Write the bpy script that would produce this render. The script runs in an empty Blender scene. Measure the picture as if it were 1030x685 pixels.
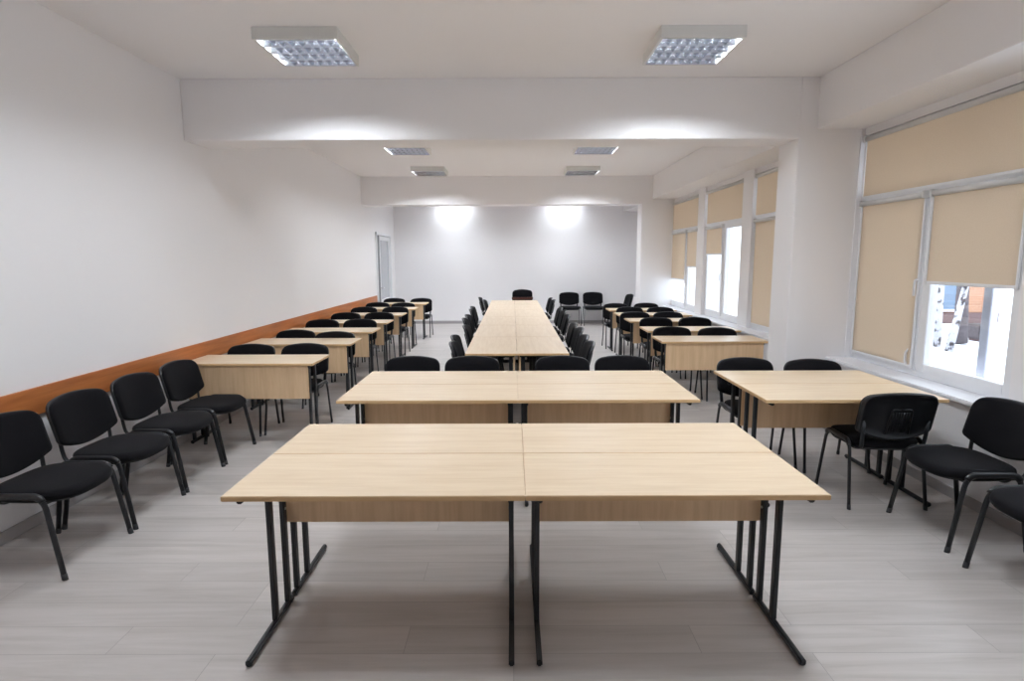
import bpy, bmesh, math, random
from mathutils import Vector, Matrix
random.seed(4)
PI = math.pi
sc = bpy.context.scene
COL = sc.collection

# ------------------------------------------------------------------ materials
def srgb(r, g, b):
    f = lambda c: (c/255/12.92 if c/255 <= .04045 else ((c/255+.055)/1.055)**2.4)
    return (f(r), f(g), f(b), 1)

def mat(name, col, rough=.5, metal=0., spec=.5, sheen=0., bump=None, noise=None):
    m = bpy.data.materials.new(name); m.use_nodes = True
    nt = m.node_tree; b = nt.nodes['Principled BSDF']
    b.inputs['Base Color'].default_value = col
    b.inputs['Roughness'].default_value = rough
    b.inputs['Metallic'].default_value = metal
    b.inputs['Specular IOR Level'].default_value = spec
    if sheen:
        b.inputs['Sheen Weight'].default_value = sheen
        b.inputs['Sheen Roughness'].default_value = .5
    if bump or noise:
        tc = nt.nodes.new('ShaderNodeTexCoord')
        n = nt.nodes.new('ShaderNodeTexNoise')
        n.inputs['Scale'].default_value = (bump or noise)[0]
        n.inputs['Detail'].default_value = 3
        nt.links.new(tc.outputs['Object'], n.inputs['Vector'])
        if bump:
            bp = nt.nodes.new('ShaderNodeBump'); bp.inputs['Strength'].default_value = bump[1]
            bp.inputs['Distance'].default_value = bump[2]
            nt.links.new(n.outputs['Fac'], bp.inputs['Height'])
            nt.links.new(bp.outputs['Normal'], b.inputs['Normal'])
        if noise:
            mx = nt.nodes.new('ShaderNodeMix'); mx.data_type = 'RGBA'
            mx.inputs['A'].default_value = col
            mx.inputs['B'].default_value = noise[1]
            nt.links.new(n.outputs['Fac'], mx.inputs['Factor'])
            nt.links.new(mx.outputs['Result'], b.inputs['Base Color'])
    return m

def wood(name, c1, c2, scale, rough, rnd=True, spec=.5):
    """streaky laminate: noise stretched along the axis that has the small scale"""
    m = bpy.data.materials.new(name); m.use_nodes = True
    nt = m.node_tree; N = nt.nodes; Lk = nt.links; b = N['Principled BSDF']
    tc = N.new('ShaderNodeTexCoord'); mp = N.new('ShaderNodeMapping')
    mp.inputs['Scale'].default_value = scale
    Lk.new(tc.outputs['Object'], mp.inputs['Vector'])
    if rnd:
        oi = N.new('ShaderNodeObjectInfo'); ml = N.new('ShaderNodeMath'); ml.operation = 'MULTIPLY'
        ml.inputs[1].default_value = 37.
        cb = N.new('ShaderNodeCombineXYZ')
        Lk.new(oi.outputs['Random'], ml.inputs[0])
        for i in range(3): Lk.new(ml.outputs[0], cb.inputs[i])
        Lk.new(cb.outputs[0], mp.inputs['Location'])
    n1 = N.new('ShaderNodeTexNoise'); n1.inputs['Scale'].default_value = 1; n1.inputs['Detail'].default_value = 5
    n1.inputs['Roughness'].default_value = .62
    Lk.new(mp.outputs[0], n1.inputs['Vector'])
    cr = N.new('ShaderNodeValToRGB')
    cr.color_ramp.elements[0].position = .33; cr.color_ramp.elements[0].color = c2
    cr.color_ramp.elements[1].position = .62; cr.color_ramp.elements[1].color = c1
    Lk.new(n1.outputs['Fac'], cr.inputs['Fac'])
    Lk.new(cr.outputs['Color'], b.inputs['Base Color'])
    b.inputs['Roughness'].default_value = rough
    b.inputs['Specular IOR Level'].default_value = spec
    return m

def floor_mat():
    m = bpy.data.materials.new('grey laminate planks'); m.use_nodes = True
    nt = m.node_tree; N = nt.nodes; Lk = nt.links; b = N['Principled BSDF']
    tc = N.new('ShaderNodeTexCoord')
    br = N.new('ShaderNodeTexBrick')
    br.inputs['Scale'].default_value = 1
    br.inputs['Brick Width'].default_value = 1.28; br.inputs['Row Height'].default_value = .192
    br.inputs['Mortar Size'].default_value = .0016; br.inputs['Mortar Smooth'].default_value = .3
    br.offset = .37; br.offset_frequency = 3
    br.inputs['Color1'].default_value = (0, 0, 0, 1); br.inputs['Color2'].default_value = (1, 1, 1, 1)
    br.inputs['Mortar'].default_value = (.5, .5, .5, 1)
    Lk.new(tc.outputs['Object'], br.inputs['Vector'])
    mp = N.new('ShaderNodeMapping'); mp.inputs['Scale'].default_value = (1.1, 15, 1)
    cb = N.new('ShaderNodeVectorMath'); cb.operation = 'MULTIPLY_ADD'
    cb.inputs[1].default_value = (9, 5, 3)
    Lk.new(br.outputs['Color'], cb.inputs[0]); Lk.new(tc.outputs['Object'], cb.inputs[2])
    Lk.new(cb.outputs[0], mp.inputs['Vector'])
    n1 = N.new('ShaderNodeTexNoise'); n1.inputs['Scale'].default_value = 1; n1.inputs['Detail'].default_value = 7
    n1.inputs['Roughness'].default_value = .65; n1.inputs['Distortion'].default_value = .5
    Lk.new(mp.outputs[0], n1.inputs['Vector'])
    cr = N.new('ShaderNodeValToRGB'); e = cr.color_ramp.elements
    e[0].position = .22; e[0].color = srgb(170, 162, 157)
    e[1].position = .6; e[1].color = srgb(200, 193, 189)
    e.new(.40).color = srgb(189, 182, 177)
    Lk.new(n1.outputs['Fac'], cr.inputs['Fac'])
    # plank to plank tone
    mx = N.new('ShaderNodeMix'); mx.data_type = 'RGBA'; mx.blend_type = 'MULTIPLY'
    mx.inputs['Factor'].default_value = 1
    tr = N.new('ShaderNodeMapRange'); tr.inputs['To Min'].default_value = .92; tr.inputs['To Max'].default_value = 1.04
    Lk.new(br.outputs['Color'], tr.inputs['Value'])
    Lk.new(cr.outputs['Color'], mx.inputs['A']); Lk.new(tr.outputs[0], mx.inputs['B'])
    m2 = N.new('ShaderNodeMix'); m2.data_type = 'RGBA'; m2.inputs['B'].default_value = srgb(158, 152, 148)
    Lk.new(br.outputs['Fac'], m2.inputs['Factor']); Lk.new(mx.outputs['Result'], m2.inputs['A'])
    Lk.new(m2.outputs['Result'], b.inputs['Base Color'])
    b.inputs['Roughness'].default_value = .33
    b.inputs['Specular IOR Level'].default_value = .45
    return m

def emit(name, col, s):
    m = bpy.data.materials.new(name); m.use_nodes = True
    nt = m.node_tree; nt.nodes.clear()
    o = nt.nodes.new('ShaderNodeOutputMaterial'); e = nt.nodes.new('ShaderNodeEmission')
    e.inputs['Color'].default_value = col; e.inputs['Strength'].default_value = s
    nt.links.new(e.outputs[0], o.inputs[0]); return m

def glass_mat():
    m = bpy.data.materials.new('window glass'); m.use_nodes = True
    nt = m.node_tree; nt.nodes.clear(); N = nt.nodes
    o = N.new('ShaderNodeOutputMaterial'); t = N.new('ShaderNodeBsdfTransparent'); g = N.new('ShaderNodeBsdfGlossy')
    g.inputs['Roughness'].default_value = .02
    t.inputs['Color'].default_value = (.93, .95, .96, 1)
    lw = N.new('ShaderNodeLayerWeight'); lw.inputs['Blend'].default_value = .5
    pw = N.new('ShaderNodeMath'); pw.operation = 'POWER'; pw.inputs[1].default_value = 5
    f = N.new('ShaderNodeMath'); f.operation = 'MULTIPLY_ADD'; f.inputs[1].default_value = .9; f.inputs[2].default_value = .035
    nt.links.new(lw.outputs['Facing'], pw.inputs[0]); nt.links.new(pw.outputs[0], f.inputs[0])
    mx = N.new('ShaderNodeMixShader')
    nt.links.new(f.outputs[0], mx.inputs[0]); nt.links.new(t.outputs[0], mx.inputs[1]); nt.links.new(g.outputs[0], mx.inputs[2])
    nt.links.new(mx.outputs[0], o.inputs[0]); return m

def blind_mat():
    m = bpy.data.materials.new('beige blind fabric'); m.use_nodes = True
    nt = m.node_tree; nt.nodes.clear(); N = nt.nodes; Lk = nt.links
    o = N.new('ShaderNodeOutputMaterial')
    d = N.new('ShaderNodeBsdfDiffuse'); t = N.new('ShaderNodeBsdfTranslucent'); a = N.new('ShaderNodeMixShader')
    tc = N.new('ShaderNodeTexCoord'); mp = N.new('ShaderNodeMapping'); mp.inputs['Scale'].default_value = (1, 90, 90)
    n = N.new('ShaderNodeTexNoise'); n.inputs['Scale'].default_value = 1; n.inputs['Detail'].default_value = 4
    cr = N.new('ShaderNodeValToRGB')
    cr.color_ramp.elements[0].color = srgb(221, 206, 187); cr.color_ramp.elements[1].color = srgb(231, 218, 201)
    Lk.new(tc.outputs['Object'], mp.inputs[0]); Lk.new(mp.outputs[0], n.inputs['Vector']); Lk.new(n.outputs['Fac'], cr.inputs['Fac'])
    Lk.new(cr.outputs[0], d.inputs['Color']); Lk.new(cr.outputs[0], t.inputs['Color'])
    a.inputs[0].default_value = .3
    Lk.new(d.outputs[0], a.inputs[1]); Lk.new(t.outputs[0], a.inputs[2]); Lk.new(a.outputs[0], o.inputs[0])
    return m

def bark_mat():
    m = bpy.data.materials.new('birch bark'); m.use_nodes = True
    nt = m.node_tree; N = nt.nodes; Lk = nt.links; b = N['Principled BSDF']
    tc = N.new('ShaderNodeTexCoord'); mp = N.new('ShaderNodeMapping'); mp.inputs['Scale'].default_value = (5, 5, 4)
    n = N.new('ShaderNodeTexNoise'); n.inputs['Scale'].default_value = 1.6; n.inputs['Detail'].default_value = 4
    cr = N.new('ShaderNodeValToRGB'); e = cr.color_ramp.elements
    e[0].position = .38; e[0].color = srgb(70, 64, 66); e[1].position = .47; e[1].color = srgb(178, 177, 184)
    Lk.new(tc.outputs['Object'], mp.inputs[0]); Lk.new(mp.outputs[0], n.inputs['Vector']); Lk.new(n.outputs['Fac'], cr.inputs['Fac'])
    Lk.new(cr.outputs[0], b.inputs['Base Color']); b.inputs['Roughness'].default_value = .9
    return m

def brick_mat():
    m = bpy.data.materials.new('orange brick'); m.use_nodes = True
    nt = m.node_tree; N = nt.nodes; Lk = nt.links; b = N['Principled BSDF']
    tc = N.new('ShaderNodeTexCoord'); mp = N.new('ShaderNodeMapping'); mp.inputs['Rotation'].default_value = (PI/2, 0, 0)
    br = N.new('ShaderNodeTexBrick'); br.inputs['Scale'].default_value = 1
    br.inputs['Brick Width'].default_value = .25; br.inputs['Row Height'].default_value = .08; br.inputs['Mortar Size'].default_value = .006
    br.inputs['Color1'].default_value = srgb(178, 136, 112); br.inputs['Color2'].default_value = srgb(168, 126, 102)
    br.inputs['Mortar'].default_value = srgb(185, 150, 128)
    Lk.new(tc.outputs['Object'], mp.inputs[0]); Lk.new(mp.outputs[0], br.inputs['Vector'])
    Lk.new(br.outputs['Color'], b.inputs['Base Color']); b.inputs['Roughness'].default_value = .9
    return m

M = dict(
    wall=mat('white wall paint', srgb(243, 241, 242), .75, spec=.3, bump=(60, .05, .002)),
    ceil=mat('ceiling paint', srgb(243, 241, 242), .8, spec=.2),
    floor=floor_mat(),
    base=mat('grey skirting', srgb(176, 172, 172), .45),
    rail=wood('orange brown rail board', srgb(200, 124, 70), srgb(176, 102, 54), (40, 1.6, 22), .38, rnd=False),
    maple=wood('maple desktop', srgb(231, 209, 180), srgb(220, 195, 163), (2.2, 26, 26), .3),
    panel=wood('maple panel', srgb(228, 196, 158), srgb(214, 180, 140), (26, 26, 1.8), .42),
    edge=wood('maple edge band', srgb(226, 190, 142), srgb(212, 174, 126), (3, 30, 30), .4),
    steel=mat('black powder coated steel', srgb(28, 30, 34), .42, spec=.5, bump=(400, .05, .0005)),
    bolt=mat('steel bolt', srgb(190, 190, 190), .3, metal=.9),
    fabric=mat('black upholstery', srgb(20, 19, 22), .95, spec=.1, sheen=.04, bump=(260, .35, .0012)),
    plastic=mat('black plastic', srgb(20, 20, 23), .38, spec=.5, bump=(300, .04, .0005)),
    glide=mat('grey black rubber', srgb(48, 48, 50), .6),
    brown=mat('dark brown wood strip', srgb(84, 46, 38), .4),
    pvc=mat('white pvc', srgb(238, 239, 242), .3, spec=.5),
    sill=mat('white sill', srgb(236, 236, 240), .22, spec=.5),
    cassette=mat('grey white cassette', srgb(214, 214, 214), .35),
    blind=blind_mat(),
    glass=glass_mat(),
    lampbody=mat('white lamp housing', srgb(225, 225, 222), .45),
    louver=mat('aluminium louver', srgb(190, 194, 204), .16, metal=1.),
    tube=emit('fluorescent tube', (.86, .93, 1, 1), 190),
    tubeweak=emit('weaker fluorescent tube', (.86, .93, 1, 1), 95),
    gapgrey=mat('dim door gap grey', srgb(118, 118, 122), .45),  # shade of the open door gap put into a flat grey
    doorglass=mat('frosted door glass', srgb(196, 199, 204), .25),
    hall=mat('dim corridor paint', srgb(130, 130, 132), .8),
    snow=mat('snow', srgb(246, 247, 250), .9, noise=(.8, srgb(226, 228, 236))),
    bark=bark_mat(), darkbark=mat('grey bark', srgb(112, 104, 108), .95, noise=(14, srgb(70, 64, 66))),
    brick=brick_mat(), plinth=mat('brown plinth', srgb(112, 92, 92), .9),
    backlitpost=mat('backlit white profile', srgb(206, 208, 222), .4),  # white post, its backlit shade mixed into the colour
    bluewin=mat('blue grey panes', srgb(110, 128, 150), .2),
    white=mat('white paint', srgb(235, 235, 240), .6),
)

# ------------------------------------------------------------------ mesh helpers
def add_box(bm, x0, x1, y0, y1, z0, z1, bev=0., mi=0, seg=2):
    t = bmesh.new()
    bmesh.ops.create_cube(t, size=1)
    for v in t.verts:
        v.co = Vector(((x0+x1)/2+v.co.x*(x1-x0), (y0+y1)/2+v.co.y*(y1-y0), (z0+z1)/2+v.co.z*(z1-z0)))
    if bev: bmesh.ops.bevel(t, geom=list(t.edges), offset=bev, segments=seg, affect='EDGES', clamp_overlap=True)
    merge(bm, t, mi)

def merge(bm, t, mi=0):
    vs = [bm.verts.new(v.co) for v in t.verts]
    t.verts.index_update()
    for f in t.faces:
        try:
            nf = bm.faces.new([vs[v.index] for v in f.verts]); nf.material_index = mi if mi else f.material_index; nf.smooth = f.smooth
        except ValueError: pass
    t.free()

def rounded(pts, rad, seg=5):
    """polyline with its inner corners rounded"""
    P = [Vector(p) for p in pts]; out = [P[0]]
    for i in range(1, len(P)-1):
        a, b, c = P[i-1], P[i], P[i+1]
        r = rad[i-1] if isinstance(rad, (list, tuple)) else rad
        da, dc = (a-b), (c-b)
        r = min(r, da.length*.48, dc.length*.48)
        p, q = b+da.normalized()*r, b+dc.normalized()*r
        for k in range(seg+1):
            t = k/seg
            out.append((1-t)**2*p+2*t*(1-t)*b+t*t*q)
    out.append(P[-1]); return out

def add_tube(bm, pts, ra, rb=None, n=10, ref=(1, 0, 0), cap=True, scale=None):
    """sweep an ellipse (ra along ref, rb across) along a polyline"""
    rb = rb or ra; P = [Vector(p) for p in pts]; ref = Vector(ref); rings = []
    for i, p in enumerate(P):
        d = (P[min(i+1, len(P)-1)]-P[max(i-1, 0)]).normalized()
        u = (ref-d*ref.dot(d))
        if u.length < 1e-4: u = Vector((0, 1, 0))-d*d.y
        u.normalize(); w = d.cross(u)
        s = scale[i] if scale else 1
        rings.append([bm.verts.new(p+u*(ra*s*math.cos(2*PI*k/n))+w*(rb*s*math.sin(2*PI*k/n))) for k in range(n)])
    for a, b in zip(rings, rings[1:]):
        for k in range(n):
            f = bm.faces.new((a[k], a[(k+1) % n], b[(k+1) % n], b[k])); f.smooth = True
    if cap:
        bm.faces.new(rings[0][::-1]); bm.faces.new(rings[-1])

def add_rings(bm, rings, cap0=True, cap1=True, smooth=True):
    R = [[bm.verts.new(p) for p in r] for r in rings]; n = len(R[0])
    for a, b in zip(R, R[1:]):
        for k in range(n):
            f = bm.faces.new((a[k], a[(k+1) % n], b[(k+1) % n], b[k])); f.smooth = smooth
    for cap, r, inv in ((cap0, R[0], True), (cap1, R[-1], False)):
        if cap:
            c = bm.verts.new(sum((v.co for v in r), Vector())/n)
            for k in range(n):
                q = (r[(k+1) % n], r[k], c) if inv else (r[k], r[(k+1) % n], c)
                f = bm.faces.new(q); f.smooth = smooth

def obj(name, bm, mats, parent=None, loc=None):
    bmesh.ops.recalc_face_normals(bm, faces=list(bm.faces))
    me = bpy.data.meshes.new(name); bm.to_mesh(me); bm.free()
    for m in (mats if isinstance(mats, (list, tuple)) else [mats]): me.materials.append(m)
    o = bpy.data.objects.new(name, me); COL.objects.link(o)
    if parent: o.parent = parent
    if loc: o.location = loc
    return o

def box_obj(name, ext, m, parent=None, bev=0.):
    bm = bmesh.new(); add_box(bm, *ext, bev=bev); return obj(name, bm, m, parent)

def tag(o, label, cat, group=None, kind=None):
    o['label'] = label; o['category'] = cat
    if group: o['group'] = group
    if kind: o['kind'] = kind
    return o

def struct(o): o['kind'] = 'structure'; return o

def thing(name, label, cat, loc=(0, 0, 0), rz=0, group=None):
    o = bpy.data.objects.new(name, None); COL.objects.link(o)
    o.empty_display_size = .1
    o.location = loc; o.rotation_euler = (0, 0, rz)
    return tag(o, label, cat, group)

def copy_tree(src, parent=None):
    c = src.copy(); COL.objects.link(c)
    if parent: c.parent = parent
    for ch in src.children: copy_tree(ch, c)
    return c

def place(proto, used, loc, rz, label, group):
    o = proto if not used else copy_tree(proto)
    o.location = loc; o.rotation_euler = (0, 0, rz); o['label'] = label
    if group: o['group'] = group
    elif 'group' in o: del o['group']
    return o

# ------------------------------------------------------------------ room shell
XL, XR = -3.05, 3.09
Y0, Y1 = -2.6, 15.3
H = 3.32
OUT = 3.55
struct(box_obj('floor', (XL-.2, OUT, Y0-.2, Y1+.2, -.12, 0), M['floor']))
struct(box_obj('ceiling', (XL-.2, OUT, Y0-.2, Y1+.2, H, H+.15), M['ceil']))
DY0, DY1, DZ = 13.22, 14.78, 2.28
bm = bmesh.new()
add_box(bm, XL-.2, XL, Y0-.2, DY0, 0, H); add_box(bm, XL-.2, XL, DY1, Y1+.2, 0, H); add_box(bm, XL-.2, XL, DY0, DY1, DZ, H)
struct(obj('wall_left', bm, M['wall']))
struct(box_obj('wall_back', (XL, OUT, Y1, Y1+.2, 0, H), M['wall']))
struct(box_obj('wall_front', (XL, OUT, Y0-.2, Y0, 0, H), M['wall']))
# window bays on the right: (near y, far y)
WIN = [(10.42, 12.24), (8.42, 10.06), (6.34, 8.07), (3.74, 5.64), (1.55, 3.4)]  # last one is an unseen window added for side daylight
ZB, ZT = .72, 2.79
bm = bmesh.new()
add_box(bm, XR, OUT, Y0, Y1, 0, .69)
edges = [Y1]
for a, b in WIN: edges += [b, a]
edges += [Y0]
for i in range(0, len(edges), 2):
    add_box(bm, 3.235 if i not in (6,) else 3.235, OUT, edges[i+1], edges[i], .69, 2.86)
for a, b in WIN: add_box(bm, 3.27, OUT, a, b, ZT, 2.86)
struct(obj('wall_right', bm, M['wall']))
struct(box_obj('window_beam', (2.83, OUT, Y0, Y1, 2.86, H), M['wall'], bev=.004))
struct(box_obj('ceiling_beam', (XL, 2.66, 5.65, 6.05, 2.775, H), M['wall'], bev=.006))
struct(box_obj('ceiling_beam', (XL, 2.62, 12.1, 12.5, 2.765, H), M['wall'], bev=.006))
struct(box_obj('pillar', (2.66, 3.3, 5.65, 6.05, 0, H), M['wall'], bev=.006))
struct(box_obj('pillar', (2.62, 3.3, 12.1, 12.5, 0, H), M['wall'], bev=.006))
struct(box_obj('baseboard_left', (XL, XL+.014, Y0, DY0-.05, 0, .075), M['base'], bev=.003))
struct(box_obj('baseboard_back', (XL+.02, 3.07, Y1-.014, Y1, 0, .075), M['base'], bev=.003))
bm = bmesh.new()
add_box(bm, XR-.014, XR, 12.5, Y1-.02, 0, .075, bev=.003); add_box(bm, XR-.014, XR, 6.05, 12.1, 0, .075, bev=.003); add_box(bm, XR-.014, XR, Y0, 5.65, 0, .075, bev=.003)
struct(obj('baseboard_right', bm, M['base']))
struct(box_obj('trim_1', (XL, XL+.02, Y0, 13.14, .70, .875), M['rail'], bev=.003))
# sills, one per stretch between the pillars
n = 2
for a, b in ((6.05, 12.1), (Y0, 5.65)):
    struct(box_obj('trim_%d' % n, (3.05, 3.33, a, b, .685, .72), M['sill'], bev=.008)); n += 1

# corridor behind the door and the door itself
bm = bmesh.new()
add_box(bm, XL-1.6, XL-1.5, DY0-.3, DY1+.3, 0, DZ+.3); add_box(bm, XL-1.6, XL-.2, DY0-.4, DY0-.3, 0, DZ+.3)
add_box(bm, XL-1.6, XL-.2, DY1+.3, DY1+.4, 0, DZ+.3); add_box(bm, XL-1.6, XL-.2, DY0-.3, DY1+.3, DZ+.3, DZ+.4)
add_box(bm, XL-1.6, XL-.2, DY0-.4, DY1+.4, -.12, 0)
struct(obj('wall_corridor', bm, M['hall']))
d = struct(bpy.data.objects.new('door_1', None)); COL.objects.link(d); d.location = (XL, DY0, 0)
def dbox(name, y0, y1, z0, z1, x0, x1, m, par=d, bev=.004):
    return box_obj(name, (x0, x1, y0, y1, z0, z1), m, par, bev)
W = DY1-DY0
bm = bmesh.new()
add_box(bm, -.16, .03, 0, .06, 0, DZ, .004); add_box(bm, -.16, .03, W-.06, W, 0, DZ, .004); add_box(bm, -.16, .03, 0, W, DZ-.06, DZ, .004)
obj('door_frame', bm, M['pvc'], d)
dbox('dim_gap_sheet', .06, .40, 0, DZ-.06, -.03, .0, M['gapgrey'])  # grey sheet standing in for the dim gap beside the leaf
bm = bmesh.new()
for e in ((-.07, .0, .38, .48, .0, DZ-.07), (-.07, .0, W-.16, W-.06, 0, DZ-.07), (-.07, 0, .48, W-.16, DZ-.17, DZ-.07), (-.07, 0, .48, W-.16, 0, .75)):
    add_box(bm, *e, bev=.004)
lf = obj('door_leaf', bm, M['pvc'], d)
dbox('door_pane', .48, W-.16, .75, DZ-.17, -.045, -.025, M['doorglass'], lf, 0)
bm = bmesh.new(); add_tube(bm, rounded([(0, .43, 1.02), (.05, .43, 1.02), (.05, .55, 1.02)], .015), .009, n=8)
obj('door_handle', bm, M['bolt'], lf)

# ------------------------------------------------------------------ windows
def frame_rect(bm, y0, y1, z0, z1, w, x0, x1, bev=.005):
    add_box(bm, x0, x1, y0, y0+w, z0, z1, bev); add_box(bm, x0, x1, y1-w, y1, z0, z1, bev)
    add_box(bm, x0, x1, y0+w, y1-w, z0, z0+w, bev); add_box(bm, x0, x1, y0+w, y1-w, z1-w, z1, bev)

def window(idx, a, b, mid, handles=()):
    o = struct(bpy.data.objects.new('window_%d' % idx, None)); COL.objects.link(o)
    bm = bmesh.new(); frame_rect(bm, a, b, ZB, ZT, .05, 3.285, 3.36)
    add_box(bm, 3.285, 3.36, a+.05, b-.05, 2.19, 2.26, .005)
    add_box(bm, 3.287, 3.36, mid-.03, mid+.03, ZB+.05, 2.19, .005)
    obj('window_frame', bm, M['pvc'], o)
    for (p, q) in ((a+.05, mid-.03), (mid+.03, b-.05)):
        bm = bmesh.new(); frame_rect(bm, p-.01, q+.01, ZB+.045, 2.195, .065, 3.275, 3.345)
        s = obj('sash', bm, M['pvc'], o)
        box_obj('pane', (3.31, 3.316, p+.05, q-.05, ZB+.10, 2.14), M['glass'], s)
    box_obj('pane', (3.31, 3.316, a+.045, b-.045, 2.255, ZT-.045), M['glass'], o)
    for (hy, hz) in handles:
        bm = bmesh.new()
        add_box(bm, 3.262, 3.275, hy-.014, hy+.014, hz-.035, hz+.035, .004)
        add_tube(bm, rounded([(3.272, hy, hz), (3.235, hy, hz), (3.232, hy, hz-.13)], .02), .009, .011, n=8)
        obj('window_handle', bm, M['pvc'], o)
    return o

def blind(a, b, z0, z1, label, chain=True):
    o = thing('roller_blind', label, 'roller blind', (3.262, (a+b)/2, z1), 0, 'beige roller blinds')
    w = (b-a)/2
    bm = bmesh.new(); add_tube(bm, [(0, -w-.012, 0), (0, w+.012, 0)], .024, .026, n=14, ref=(0, 0, 1))
    for s in (-1, 1): add_box(bm, -.028, .028, s*w-.014+s*.012, s*w+.014+s*.012, -.03, .03, .004)
    obj('cassette', bm, M['cassette'], o)
    h = z1-z0
    bm = bmesh.new(); add_box(bm, -.0008, .0008, -w, w, -h, -.01)
    obj('blind_fabric', bm, M['blind'], o)
    bm = bmesh.new(); add_box(bm, -.006, .006, -w, w, -h-.02, -h+.004, .004)
    obj('bottom_bar', bm, M['pvc'], o)
    for s in (-1, 1):
        bm = bmesh.new(); add_box(bm, -.008, .006, s*(w+.012)-.009, s*(w+.012)+.009, -h-.02, -.025, .002)
        obj('guide_rail', bm, M['pvc'], o)
    return o

mids = [11.13, 9.2, 7.2, 4.70, 2.5]
hd = [[(11.10, 1.34)], [(9.2, 1.45)], [], [(4.735, 1.50)], []]
for i, ((a, b), m_, h_) in enumerate(zip(WIN, mids, hd)):
    w_ = window(i+1, a, b, m_, h_)
    if i == 3:
        bm = bmesh.new(); add_box(bm, 3.47, 3.53, 4.245, 4.325, ZB, ZT, .004)
        obj('outer_mullion', bm, M['backlitpost'], w_)
        bm = bmesh.new(); add_tube(bm, rounded([(3.27, 4.785, .93), (3.245, 4.785, .90), (3.245, 4.785, .82), (3.27, 4.785, .79)], .02), .012, .006, n=8)
        obj('sash_pull', bm, M['pvc'], w_)
a, b = WIN[0]
blind(a+.06, b-.06, 2.24, 2.755, 'beige roller blind across the upper light of the farthest window')
blind(mids[0]+.05, b-.075, 1.28, 2.17, 'beige roller blind hanging lower over left casement of the farthest window')
blind(a+.075, mids[0]-.05, 1.53, 2.17, 'shorter beige roller blind over right casement of the farthest window')
a, b = WIN[1]
blind(a+.06, b-.06, 2.24, 2.755, 'beige roller blind across the upper light of the middle far-bay window')
blind(mids[1]+.05, b-.075, 1.75, 2.17, 'short beige roller blind over left casement of the middle far-bay window')
a, b = WIN[2]
blind(a+.06, b-.06, 2.24, 2.755, 'beige roller blind on the upper light of window just behind the white pillar')
blind(mids[2]+.05, b-.075, .80, 2.17, 'beige roller blind pulled fully down in window just behind the white pillar')
blind(a+.075, mids[2]-.05, .80, 2.17, 'fully lowered beige roller blind hidden deepest behind the white pillar')
a, b = WIN[3]
blind(a+.06, b-.06, 2.235, 2.755, 'wide beige roller blind across the top of the nearest window')
blind(mids[3]+.045, b-.07, .80, 2.17, 'beige roller blind pulled fully down beside pillar in the nearest window')
blind(a+.075, mids[3]-.06, 1.49, 2.17, 'half lowered beige roller blind above the snowy view')

# ------------------------------------------------------------------ lamps
def make_lamp():
    o = thing('ceiling_lamp', '', 'ceiling lamp')
    S = .305; D = .085
    bm = bmesh.new()
    # tray: sides and top, open below
    for e in ((-S, -S+.02, -S, S, -D, 0), (S-.02, S, -S, S, -D, 0), (-S+.02, S-.02, -S, -S+.02, -D, 0), (-S+.02, S-.02, S-.02, S, -D, 0), (-S+.02, S-.02, -S+.02, S-.02, -.012, 0)):
        add_box(bm, *e, bev=.002)
    obj('housing', bm, M['lampbody'], o)
    I = S-.022; bm = bmesh.new(); z0, z1 = -D-.002, -D+.055
    rows = 4; cols = 8; rw = 2*I/rows; cw = 2*I/cols
    zm = (z0*.55+z1*.45)
    for r in range(rows+1):                                 # parabolic spines between the rows, thin edge down
        y = -I+r*rw; lo = 0 if r == 0 else -1; hi = 0 if r == rows else 1
        pr = [(hi*.002, z0), (hi*.009, zm), (hi*.024, z1), (lo*.024-.0002, z1), (lo*.009-.0002, zm), (lo*.002-.0002, z0)]
        add_rings(bm, [[Vector((x, y+q, z)) for q, z in pr] for x in (-I, I)], smooth=False)
    for r in range(rows):
        ya, yb = -I+r*rw+.003, -I+(r+1)*rw-.003
        for c in range(1, cols):
            x = -I+c*cw
            add_rings(bm, [[Vector((x-.0012, y, z0+.004)), Vector((x+.0012, y, z0+.004)), Vector((x+.006, y, z1)), Vector((x-.006, y, z1))] for y in (ya, yb)], smooth=False)
    obj('louver', bm, M['louver'], o)
    for r in range(rows):
        bm = bmesh.new(); y = -I+(r+.5)*rw
        add_tube(bm, [(-I+.02, y, -.049), (I-.02, y, -.049)], .0125, n=8, ref=(0, 1, 0))
        obj('fluorescent_tube', bm, M['tube'], o)
    return o
lamp = make_lamp(); used = False
LAMPS = [(-1.55, 4.74, 'switched on louvred ceiling lamp before the beam, over the left front desks'),
         (1.37, 4.74, 'switched on louvred ceiling lamp before the beam, nearer the window side'),
         (-1.53, 8.87, 'louvred ceiling lamp just behind the near beam, on the rail wall side'),
         (1.22, 8.87, 'louvred ceiling lamp just behind the near beam, on the window side'),
         (-1.52, 11.12, 'louvred ceiling lamp close before the far beam, on the rail wall side'),
         (1.28, 11.12, 'louvred ceiling lamp close before the far beam, on the window side'),
         (-1.5, 14.92, 'louvred ceiling lamp above the far wall beyond far beam, rail wall side'),
         (1.3, 14.92, 'louvred ceiling lamp above the far wall beyond far beam, window side'),
         (-1.5, 13.3, 'added louvred ceiling lamp just beyond the far beam, hidden by it, rail wall side'),  # unseen pair added to brighten the far bay
         (1.3, 13.3, 'added louvred ceiling lamp just beyond the far beam, hidden by it, window side'),
         (-1.55, 2.45, 'added louvred ceiling lamp above the nearest desks, unseen overhead, rail wall side'),  # unseen pair added to light the nearest desks
         (1.37, 2.45, 'added louvred ceiling lamp above the nearest desks, unseen overhead, window side')]
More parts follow.
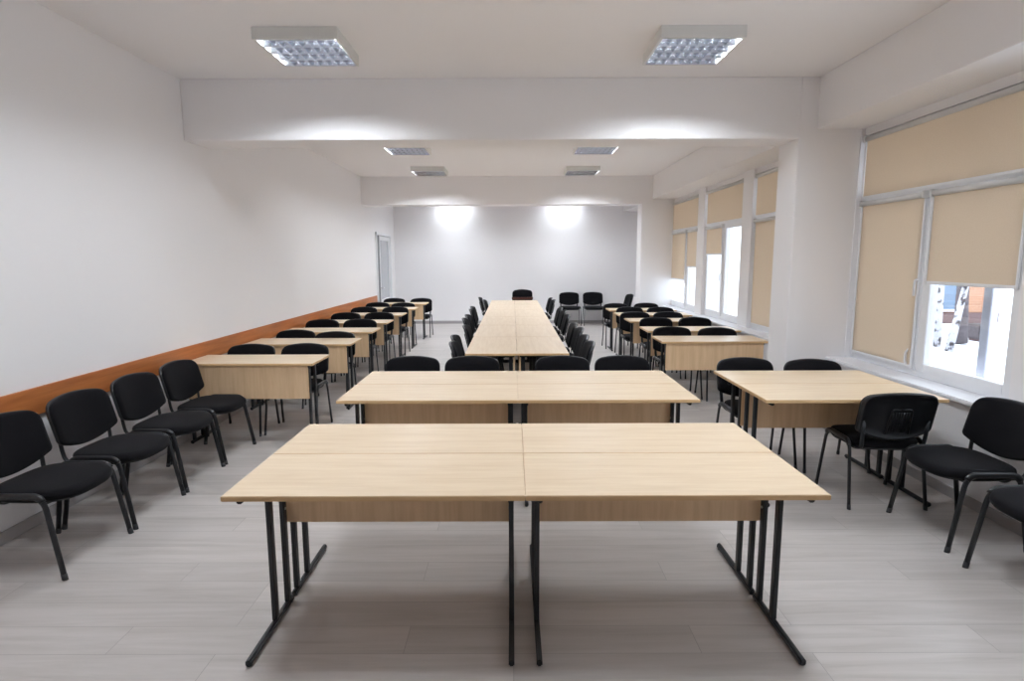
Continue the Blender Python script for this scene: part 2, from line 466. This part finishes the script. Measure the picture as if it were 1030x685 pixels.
for x, y, l in LAMPS:
    o = place(lamp, used, (x, y, H), 0, l, 'square louvred ceiling lamps'); used = True
    if y > 14:                                              # the pair by the far wall is fitted with weaker tubes
        for c in o.children:
            if c.name.startswith('fluorescent_tube'):
                c.data = c.data.copy(); c.data.materials[0] = M['tubeweak']

# ------------------------------------------------------------------ desks
TOPZ = .75
DD = .515
def make_desk(L, D=DD):
    o = thing('desk', '', 'desk')
    hx, hy = L/2, D/2
    bm = bmesh.new(); add_box(bm, -hx+.0005, hx-.0005, -hy+.0005, hy-.0005, TOPZ-.022, TOPZ, .0025)
    bm.faces.ensure_lookup_table()
    for f in bm.faces:
        if abs(f.normal.z) < .4: f.material_index = 1
    bm.normal_update()
    for f in bm.faces: f.material_index = 0 if abs(f.normal.z) > .9 else 1
    obj('desktop', bm, [M['maple'], M['edge']], o)
    fx = hx-.058
    bm = bmesh.new(); add_box(bm, -fx-.004, fx+.004, hy-.037, hy-.021, .42, TOPZ-.024, .0015)
    obj('modesty_panel', bm, M['panel'], o)
    for s in (-1, 1):
        x = s*fx
        for y in (hy-.21, hy-.06):
            bm = bmesh.new(); add_box(bm, x-.011, x+.011, y-.019, y+.019, .028, TOPZ-.045, .004)
            lg = obj('leg', bm, M['steel'], o)
            if y > .1:
                bm = bmesh.new()
                for z in (.50, .66): add_tube(bm, [(x-s*.008, y, z), (x-s*.0145, y, z)], .007, n=8, ref=(0, 1, 0))
                obj('bolt', bm, M['bolt'], lg)
        bm = bmesh.new(); add_box(bm, x-.012, x+.012, -hy+.008, hy-.008, .004, .032, .006)
        fb = obj('foot_bar', bm, M['steel'], o)
        bm = bmesh.new()
        for y in (-hy+.03, hy-.03): add_tube(bm, [(x, y, 0), (x, y, .008)], .010, n=8)
        obj('floor_glide', bm, M['glide'], fb)
        bm = bmesh.new(); add_box(bm, x-.011, x+.011, -hy+.03, hy-.025, TOPZ-.046, TOPZ-.0225, .004)
        obj('top_rail', bm, M['steel'], o)
        bm = bmesh.new()
        add_tube(bm, rounded([(x+s*.01, 0.0, TOPZ-.03), (x+s*.028, 0, TOPZ-.03), (x+s*.030, -.0, TOPZ-.062), (x+s*.012, 0, TOPZ-.066), (x+s*.008, 0, TOPZ-.054)], .01, 3), .0022, n=6, ref=(0, 1, 0))
        obj('bag_hook', bm, M['steel'], o)
    return o
desk = make_desk(1.207); desk_l = make_desk(1.255)
used = False
def put_desk(cx, cy, rz, label, group):
    global used
    place(desk, used, (cx, cy, 0), rz, label, group); used = True
FX, FY = -1.158, 2.205
G = 'desks pushed together in the front block'
put_desk(FX+.6035, FY+DD/2, 0, 'nearest maple desk, left half, its front edge closest of all to the viewer', G)
put_desk(FX+1.8105, FY+DD/2, 0, 'nearest maple desk, right half, its front edge closest of all to the viewer', G)
put_desk(FX+.6035, FY+1.5*DD, PI, 'maple desk pushed against the back of the nearest desk, left half', G)
put_desk(FX+1.8105, FY+1.5*DD, PI, 'maple desk pushed against the back of the nearest desk, right half', G)
MX, MY = -1.173, 3.785
G = 'desks pushed together in the second block'
put_desk(MX+.6035, MY+DD/2, 0, 'left front maple desk of the second block of four', G)
put_desk(MX+1.8105, MY+DD/2, 0, 'right front maple desk of the second block of four', G)
put_desk(MX+.6035, MY+1.5*DD, PI, 'left rear maple desk of the second block, two chairs behind it', G)
put_desk(MX+1.8105, MY+1.5*DD, PI, 'right rear maple desk of the second block, two chairs behind it', G)
RX, RY = 1.672, 3.765
G = 'desk pair by the nearest window'
put_desk(RX+.6, RY+DD/2, 0, 'near maple desk of the window pair, a chair turned its back before it', G)
put_desk(RX+.6, RY+1.5*DD, PI, 'far maple desk of the window pair, beside the white pillar', G)
ORD = ['first', 'second', 'third', 'fourth', 'fifth', 'sixth', 'seventh', 'eighth', 'ninth']
LY = [5.19, 6.40, 7.475, 8.544, 9.739, 10.939, 12.218]; LXS = [v-.6035 for v in (-1.80, -1.79, -1.81, -1.848, -1.855, -1.842, -1.82)]
RYs = [6.51, 7.50, 8.648, 9.628, 10.547]; RXS = [v+.6035 for v in (1.675, 1.742, 1.748, 1.757, 1.757)]
for i, y in enumerate(LY):
    put_desk(LXS[i], y+DD/2, PI, '%s maple desk from the front in the row along the orange wall rail' % ORD[i], 'desk row along the wall rail')
for i, y in enumerate(RYs):
    put_desk(RXS[i], y+DD/2, PI, '%s maple desk from the front in the row behind the white pillar' % ORD[i], 'desk row along the windows')
CXC, CY0, CL = .0425, 5.71, 1.255
for s, side in ((-1, 'left'), (1, 'right')):
    for k in range(6):
        o = place(desk_l, not (s == -1 and k == 0), (CXC+s*(DD/2+.0005), CY0+CL*(k+.5), 0), -PI/2 if s < 0 else PI/2,
              '%s maple desk from the near end, %s half of the long central table' % (ORD[k], side), 'desks forming the long central table')

# ------------------------------------------------------------------ chairs
def sup(t, n):
    c, s = math.cos(t), math.sin(t)
    return (abs(c)**(2/n)*(1 if c >= 0 else -1), abs(s)**(2/n)*(1 if s >= 0 else -1))

def seat_ring(s, z, n=44, dz=0):
    out = []
    for k in range(n):
        x, y = sup(2*PI*k/n, 3.4)
        X = x*.230*s; Y = (y*.228+.008)*s
        X *= 1+.035*(y*.5)                      # a little wider in front
        if y > 0: Y += .018*(1-x*x)*s           # bowed front edge
        zz = z - .016*max(0, y*s)**3*(1 if dz else .5) + .005*(x*s)**2*dz
        out.append(Vector((X, Y, zz)))
    return out

BW, BT, BB, BZ = .243, .128, -.116, .662
def surf(x, z, off):
    """point of the curved, leaning backrest; off along its thickness (front is +)"""
    return Vector((x, -.226-.25*(z-.49)+.60*x*x+off, z))

def back_pt(u, v, off):
    z = v*(BT if v > 0 else -BB)
    z += (.030 if v > 0 else .060)*(1-u*u)*v
    return surf(u*BW, BZ+z, off)

def outline():
    pts = [Vector((-BW, 0, 0)), Vector((-BW, 0, BT)), Vector((BW, 0, BT)), Vector((BW, 0, BB)), Vector((-BW, 0, BB)), Vector((-BW, 0, 0))]
    raw = rounded(pts, [.07, .07, .022, .022], 7)
    out = []
    for a_, b_ in zip(raw, raw[1:]):
        n_ = max(1, int((b_-a_).length/.022))
        out += [a_.lerp(b_, i/n_) for i in range(n_)]
    res = []
    for q in out:
        u = q.x/BW; v = q.z/BT if q.z > 0 else q.z/-BB
        res.append((q.x, q.z+(.030 if v > 0 else .060)*(1-u*u)*v))
    return res
OUTL = outline()
def back_ring(s, off):
    return [surf(x*s, BZ+z*s, off) for x, z in OUTL]

def make_chair(top_ext=0, strip=False, name='chair'):
    o = thing(name, '', 'chair')
    # seat pad and its shell
    bm = bmesh.new()
    add_rings(bm, [seat_ring(s, z, dz=1) for s, z in ((.86, .418), (.955, .421), (.992, .432), (1, .446), (.985, .460), (.94, .469), (.84, .474), (.5, .476), (.2, .4765))])
    st = obj('seat', bm, M['fabric'], o)
    bm = bmesh.new()
    add_rings(bm, [seat_ring(s, z) for s, z in ((.6, .403), (.88, .405), (.945, .411), (.955, .4215), (.9, .4215))])
    obj('seat_shell', bm, M['plastic'], st)
    # backrest pad and shell
    bm = bmesh.new()
    add_rings(bm, [back_ring(s, f) for s, f in ((.2, .0), (.5, .0), (.96, .0), (.985, .006), (.99, .018), (.96, .030), (.88, .036), (.5, .034), (.2, .033))])
    bk = obj('backrest', bm, M['fabric'], o)
    bm = bmesh.new()
    add_rings(bm, [back_ring(s, f) for s, f in ((.2, .008), (.5, .008), (.85, .008), (.97, .010), (1.0, .004), (1.0, -.010), (.97, -.018), (.92, -.018), (.90, -.013), (.5, -.013), (.2, -.013))])
    # raised ribbed field in the middle of the shell
    cr = [(-.30, -.75), (-.26, .30), (.26, .30), (.30, -.75)]
    pts = [back_pt(u, v, -.018) for u, v in cr]
    add_tube(bm, rounded(pts, .025, 4), .006, n=8)
    for k in range(7):
        u = -.21+.07*k
        add_tube(bm, [back_pt(u, v, -.014) for v in (-.65, -.2, .15)], .0028, n=6)
    obj('back_shell', bm, M['plastic'], bk)
    if strip:
        bm = bmesh.new()
        add_rings(bm, [[back_pt(u*1.04, -.1, f)+Vector((0, 0, dz)) for f, dz in ((.03, -.022), (.062, -.022), (.062, .022), (.03, .022))] for u in [i/8-1 for i in range(17)]], smooth=False)
        obj('lumbar_strip', bm, M['brown'], bk)
    for s in (-1, 1):
        fx = s*.252; tx = s*.240
        for yf, yt in ((.228, .150), (-.222, -.150)):
            sg = 1 if yf > 0 else -1
            path = rounded([(fx, yf, .012), (tx, yt, .452), (tx, sg*.0006, .458)], .07, 7)
            bm = bmesh.new(); add_tube(bm, path, .0092, .0158, n=12)
            lg = obj('leg', bm, M['steel'], o)
            d = (Vector(path[0])-Vector(path[1])).normalized()
            bm = bmesh.new(); add_tube(bm, [Vector(path[0])-d*.022, Vector(path[0])+d*.006, Vector((fx, yf+sg*.002, 0))], .0104, .0168, n=12)
            obj('foot_cap', bm, M['glide'], lg)
        # plastic sleeve over the bend beside the seat
        full = rounded([(fx*.995, .172, .335), (tx, .150, .456), (tx, -.150, .456), (fx*.995, -.172, .335)], .07, 7)
        bm = bmesh.new(); pp = [p for p in full if p.z > .425]
        add_tube(bm, pp, .0135, .0185, n=12)
        obj('side_sleeve', bm, M['plastic'], o)
        # back upright
        bm = bmesh.new()
        add_tube(bm, rounded([(s*.190, -.06, .412), (s*.196, -.215, .418), (s*.204, -.226, .50), tuple(back_pt(s*.845, -.25, -.004))], [.06, .03], 6), .015, .0065, n=10)
        obj('back_support', bm, M['steel'], o)
    for y in (.11, -.11):
        bm = bmesh.new(); add_tube(bm, rounded([(-.236, y, .445), (-.19, y, .394), (.19, y, .394), (.236, y, .445)], .03, 4), .010, n=10, ref=(0, 1, 0))
        obj('crossbar', bm, M['steel'], o)
    return o

chair = make_chair(); cused = False
def put_chair(x, y, rz, label, group, wide=1.):
    global cused
    o = place(chair, cused, (x, y, 0), rz, label, group); cused = True
    o.scale = (wide, 1, 1)
def rr(a=1.5): return math.radians(random.uniform(-a, a))
def fit_pair(xa, xb, c, deep=True):
    """nearest pair of places whose legs clear the two floor bars of the desk and each other"""
    def ok(v):
        if deep and abs(v-c) > .2695: return False
        return all(abs(v+l-(c+k)) > .0235 for l in (-.252, .252) for k in (-.5455, .5455))
    best = None
    for i in range(-30, 31):
        for j in range(-30, 31):
            a_, b_ = xa+i*.005, xb+j*.005
            if b_-a_ < .53 or not ok(a_) or not ok(b_): continue
            e_ = i*i+j*j
            if best is None or e_ < best[0]: best = (e_, a_, b_)
    return best[1:]
BK = .29     # backrest top behind the chair centre

# row of four along the left wall, facing +x
for y, l in ((3.165, 'black fabric chair under the orange rail, nearest to the viewer in the wall row'),
             (3.755, 'black fabric chair, second from the viewer in the wall row under the orange rail'),
             (4.34, 'black fabric chair, third from the viewer in the wall row under the orange rail'),
             (4.925, 'black fabric chair of the wall row right in front of the first rail-side desk')):
    put_chair(-2.60, y, -PI/2+rr(.6), l, 'chairs lined up against the left wall', 1.06)
# right side by the window, facing -x
put_chair(2.72, 3.43, PI/2-.01, 'black fabric chair against the window wall, facing the nearest desks', None, 1.06)
put_chair(2.70, 2.735, PI/2+.02, 'black fabric chair by the window wall, cut off by the photo edge', None, 1.06)
put_chair(2.515, 3.965, -.03, 'black chair showing its ribbed plastic back, pushed to the window desk pair', None, 1.)
# behind the second block, facing -y (towards the viewer)
for x, l in zip((-.890, -.36, .44, .968), ('first', 'second', 'third', 'fourth')):
    put_chair(x, 5.135-BK+.02, PI+rr(.3), 'black chair tucked behind the second block, %s from the wall rail side' % l, 'chairs behind the second block')
ra, rb = fit_pair(2.04, 2.57, RX+.6035)
for x, y, l in ((ra, 4.99, 'black chair behind the window desk pair, on its aisle end'), (rb, 4.90, 'black chair behind the window desk pair, up against the pillar')):
    put_chair(x, y-BK+.04, PI+rr(1), l, 'chairs behind the window desk pair')
# left desk row
LD = [(-2.644, 5.949), (-2.135, 5.988), (-2.743, 7.17), (-2.114, 6.897), (-2.732, 8.428), (-2.213, 8.469), (-2.705, 9.54), (-2.172, 9.575),
      (-2.7, 10.662), (-2.15, 10.685), (-2.645, 11.797), (-2.066, 11.69), (-2.63, 13.06), (-2.03, 13.05)]
for i in range(7):
    (xa, ya), (xb, yb) = LD[2*i], LD[2*i+1]
    xa, xb = fit_pair(xa, xb, LXS[i], min(ya, yb)-BK-.27 < LY[i]+.25)
    for x, y, sd in ((xa, ya, 'rail wall'), (xb, yb, 'aisle')):
        put_chair(x, max(min(y-BK, (LY+[15])[i+1]-.35), LY[i]+.302), PI+rr(.3), 'black chair on the %s side behind %s desk of the wall rail row' % (sd, ORD[i]), 'chairs of the desk row along the wall rail')
RD = [(2.011, 7.381), (2.53, 7.28), (2.102, 8.653), (2.672, 8.604), (1.994, 9.517), (2.512, 9.498), (2.056, 10.652), (2.594, 10.43), (1.994, 11.357), (2.595, 11.408)]
for i in range(5):
    (xa, ya), (xb, yb) = RD[2*i], RD[2*i+1]
    xa, xb = fit_pair(xa, xb, RXS[i], min(ya, yb)-BK-.27 < RYs[i]+.25)
    for x, y, sd in ((xa, ya, 'aisle'), (xb, yb, 'window')):
        put_chair(x, max(min(y-BK, (RYs+[15])[i+1]-.35), RYs[i]+.302), PI+rr(.3), 'black chair on the %s side behind %s desk of the window row' % (sd, ORD[i]), 'chairs of the desk row along the windows')
# long table
CLs = [(-.62, 6.07), (-.66, 6.605), (-.61, 7.62), (-.70, 8.58), (-.70, 9.115), (-.715, 10.17), (-.70, 10.72), (-.60, 12.5), (-.70, 13.3)]
CRs = [(.812, 6.07), (.82, 6.605), (.85, 7.325), (.83, 7.86), (.86, 9.115), (.865, 9.835), (.845, 10.37), (.87, 12.45), (.85, 13.10)]
def seat_x(x, y, lim, sgn):
    hit = any(abs(y-(CY0+CL*k+e)) < .265 for k in range(7) for e in (-.058, .058))
    return min(x, lim) if hit and sgn < 0 else max(x, lim) if hit else x
for (x, y), k in zip(CLs, range(9)):
    put_chair(seat_x(x+BK-.01, y, -.455, -1), y, -PI/2+rr(.2), '%s black chair from the near end, rail wall side of the long table' % ORD[k], 'chairs along the long central table')
for (x, y), k in zip(CRs, range(9)):
    put_chair(seat_x(x-BK+.01, y, .54, 1), y, PI/2+rr(.2), '%s black chair from the near end, window side of the long table' % ORD[k], 'chairs along the long central table')
# far wall
put_chair(1.46, 14.885-BK+.36-.06, PI+.01, 'black chair against the far wall, nearer the long table of the two', 'chairs against the far wall', 1.05)
put_chair(2.07, 14.93-BK+.33-.06, PI-.01, 'black chair against the far wall, nearer the windows of the two', 'chairs against the far wall', 1.05)
put_chair(2.60, 14.30, PI/2+.12, 'black chair turned sideways beside the far pillar, near the far wall', None)
# head of the long table: a taller back with a brown strip
head = make_chair(strip=True)
head.location = (.235, 13.85, 0); head.rotation_euler = (0, 0, PI)
head['label'] = 'black chair with a brown strip at the head of the long table'
for ch in head.children:
    if ch.name.startswith('backrest'): ch.scale.z = 1.2; ch.location.z = -.035

# ------------------------------------------------------------------ outside
tag(box_obj('snow', (3.6, 70, -20, 70, -.6, -.4), M['snow']), 'white snow cover lying outside the windows', 'snow', kind='stuff')
def birch(x, y, r, lean, h, label, m, name='birch_tree'):
    o = thing(name, label, 'tree', (x, y, -.4), 0, 'trees outside the nearest window')
    bm = bmesh.new(); P = []; S = []
    for k in range(12):
        t = k/11
        P.append((lean[0]*t*h+.05*math.sin(5*t+x), lean[1]*t*h+.04*math.sin(4*t+y), t*h+.03)); S.append((1.25-.25*min(t*6, 1))*(1-.75*t))
    add_tube(bm, P, r, n=14, scale=S)
    tr = obj('trunk', bm, m, o)
    for k in range(7):
        t = .4+.08*k; a = k*2.4; b = P[int(t*11)]
        bm = bmesh.new(); q = (b[0]+math.cos(a)*1.2, b[1]+math.sin(a)*1.2, b[2]+1.0)
        add_tube(bm, [b, ((b[0]+q[0])/2, (b[1]+q[1])/2, b[2]+.65), q], r*.22, n=6, scale=[1, .6, .15])
        obj('branch', bm, m, o)
    return o
birch(9.86, 13.43, .066, (.0, -.01), 9, 'straight white birch trunk outside, leftmost seen through the clear glass', M['bark'])
birch(9.58, 12.71, .068, (.19, .0), 9, 'leaning white birch trunk outside the nearest window', M['bark'])
birch(10.9, 14.05, .13, (-.05, .0), 10, 'thick grey trunk outside, just behind the leaning birch', M['darkbark'], 'bare_tree')
birch(13.35, 15.5, .10, (.0, .0), 10, 'dark bare trunk outside, near the right edge of the nearest window', M['darkbark'], 'bare_tree')

BY = 18.6
b = thing('brick_building', 'orange brick building across the snow outside the nearest window', 'building', (13, BY, -.4))
box_obj('brick_wall', (-3.2, 2.4, 0, 6, .34, 7.5), M['brick'], b)
box_obj('plinth', (-3.25, 2.45, -.06, 6, .0, .34), M['plinth'], b, bev=.02)
box_obj('corner_pilaster', (2.0, 2.6, -.12, .5, .34, 7.5), M['white'], b)
bm = bmesh.new(); frame_rect(bm, -.45, 1.1, .38, 3.2, .07, -.06, .04)
for v in bm.verts: v.co = Vector((v.co.y, v.co.x-.02, v.co.z))
fw = obj('window_surround', bm, M['white'], b)
box_obj('window_glass', (-.39, 1.04, -.04, -.01, .44, 3.14), M['bluewin'], fw)
bm = bmesh.new(); add_box(bm, -.39, 1.04, -.07, -.03, 1.42, 1.49)
obj('glazing_bar', bm, M['white'], fw)
def stump(x, y, l):
    o = thing('concrete_planter', l, 'planter', (x, y, -.4))
    bm = bmesh.new(); add_box(bm, -.22, .22, -.22, .22, .05, .42, .03); obj('planter_box', bm, M['darkbark'], o)
    bm = bmesh.new(); add_box(bm, -.17, .17, -.17, .17, 0, .06, .01); obj('foot', bm, M['plinth'], o)
stump(11.75, 14.6, 'small dark block standing on the snow outside the nearest window')

# ------------------------------------------------------------------ sky and camera
w = bpy.data.worlds.new('overcast sky'); sc.world = w; w.use_nodes = True
bg = w.node_tree.nodes['Background']
bg.inputs['Color'].default_value = (.86, .93, 1, 1); bg.inputs['Strength'].default_value = 3.4

cam = bpy.data.cameras.new('camera'); co = bpy.data.objects.new('camera', cam); COL.objects.link(co)
p, yw, r, f = .1384, -.0012, -.0033, 589.5
F = Vector((math.sin(yw)*math.cos(p), math.cos(yw)*math.cos(p), -math.sin(p)))
rt = Vector((math.cos(yw), -math.sin(yw), 0)); up = rt.cross(F)
R_ = rt*math.cos(r)+up*math.sin(r); U_ = up*math.cos(r)-rt*math.sin(r)
co.matrix_world = Matrix(((R_.x, U_.x, -F.x, 0), (R_.y, U_.y, -F.y, 0), (R_.z, U_.z, -F.z, 1.6764), (0, 0, 0, 1)))
cam.sensor_fit = 'HORIZONTAL'; cam.sensor_width = 36; cam.lens = f*36/1030
cam.clip_start = .05; cam.clip_end = 300
sc.camera = co

sc.view_settings.view_transform = 'Standard'; sc.view_settings.look = 'None'
sc.view_settings.gamma = 1; sc.view_settings.use_curve_mapping = False
sc.view_settings.exposure = .25
cy = sc.cycles
cy.use_denoising = True
cy.max_bounces = 10; cy.diffuse_bounces = 6; cy.glossy_bounces = 4; cy.transparent_max_bounces = 12
cy.sample_clamp_indirect = 8; cy.caustics_reflective = False; cy.caustics_refractive = False
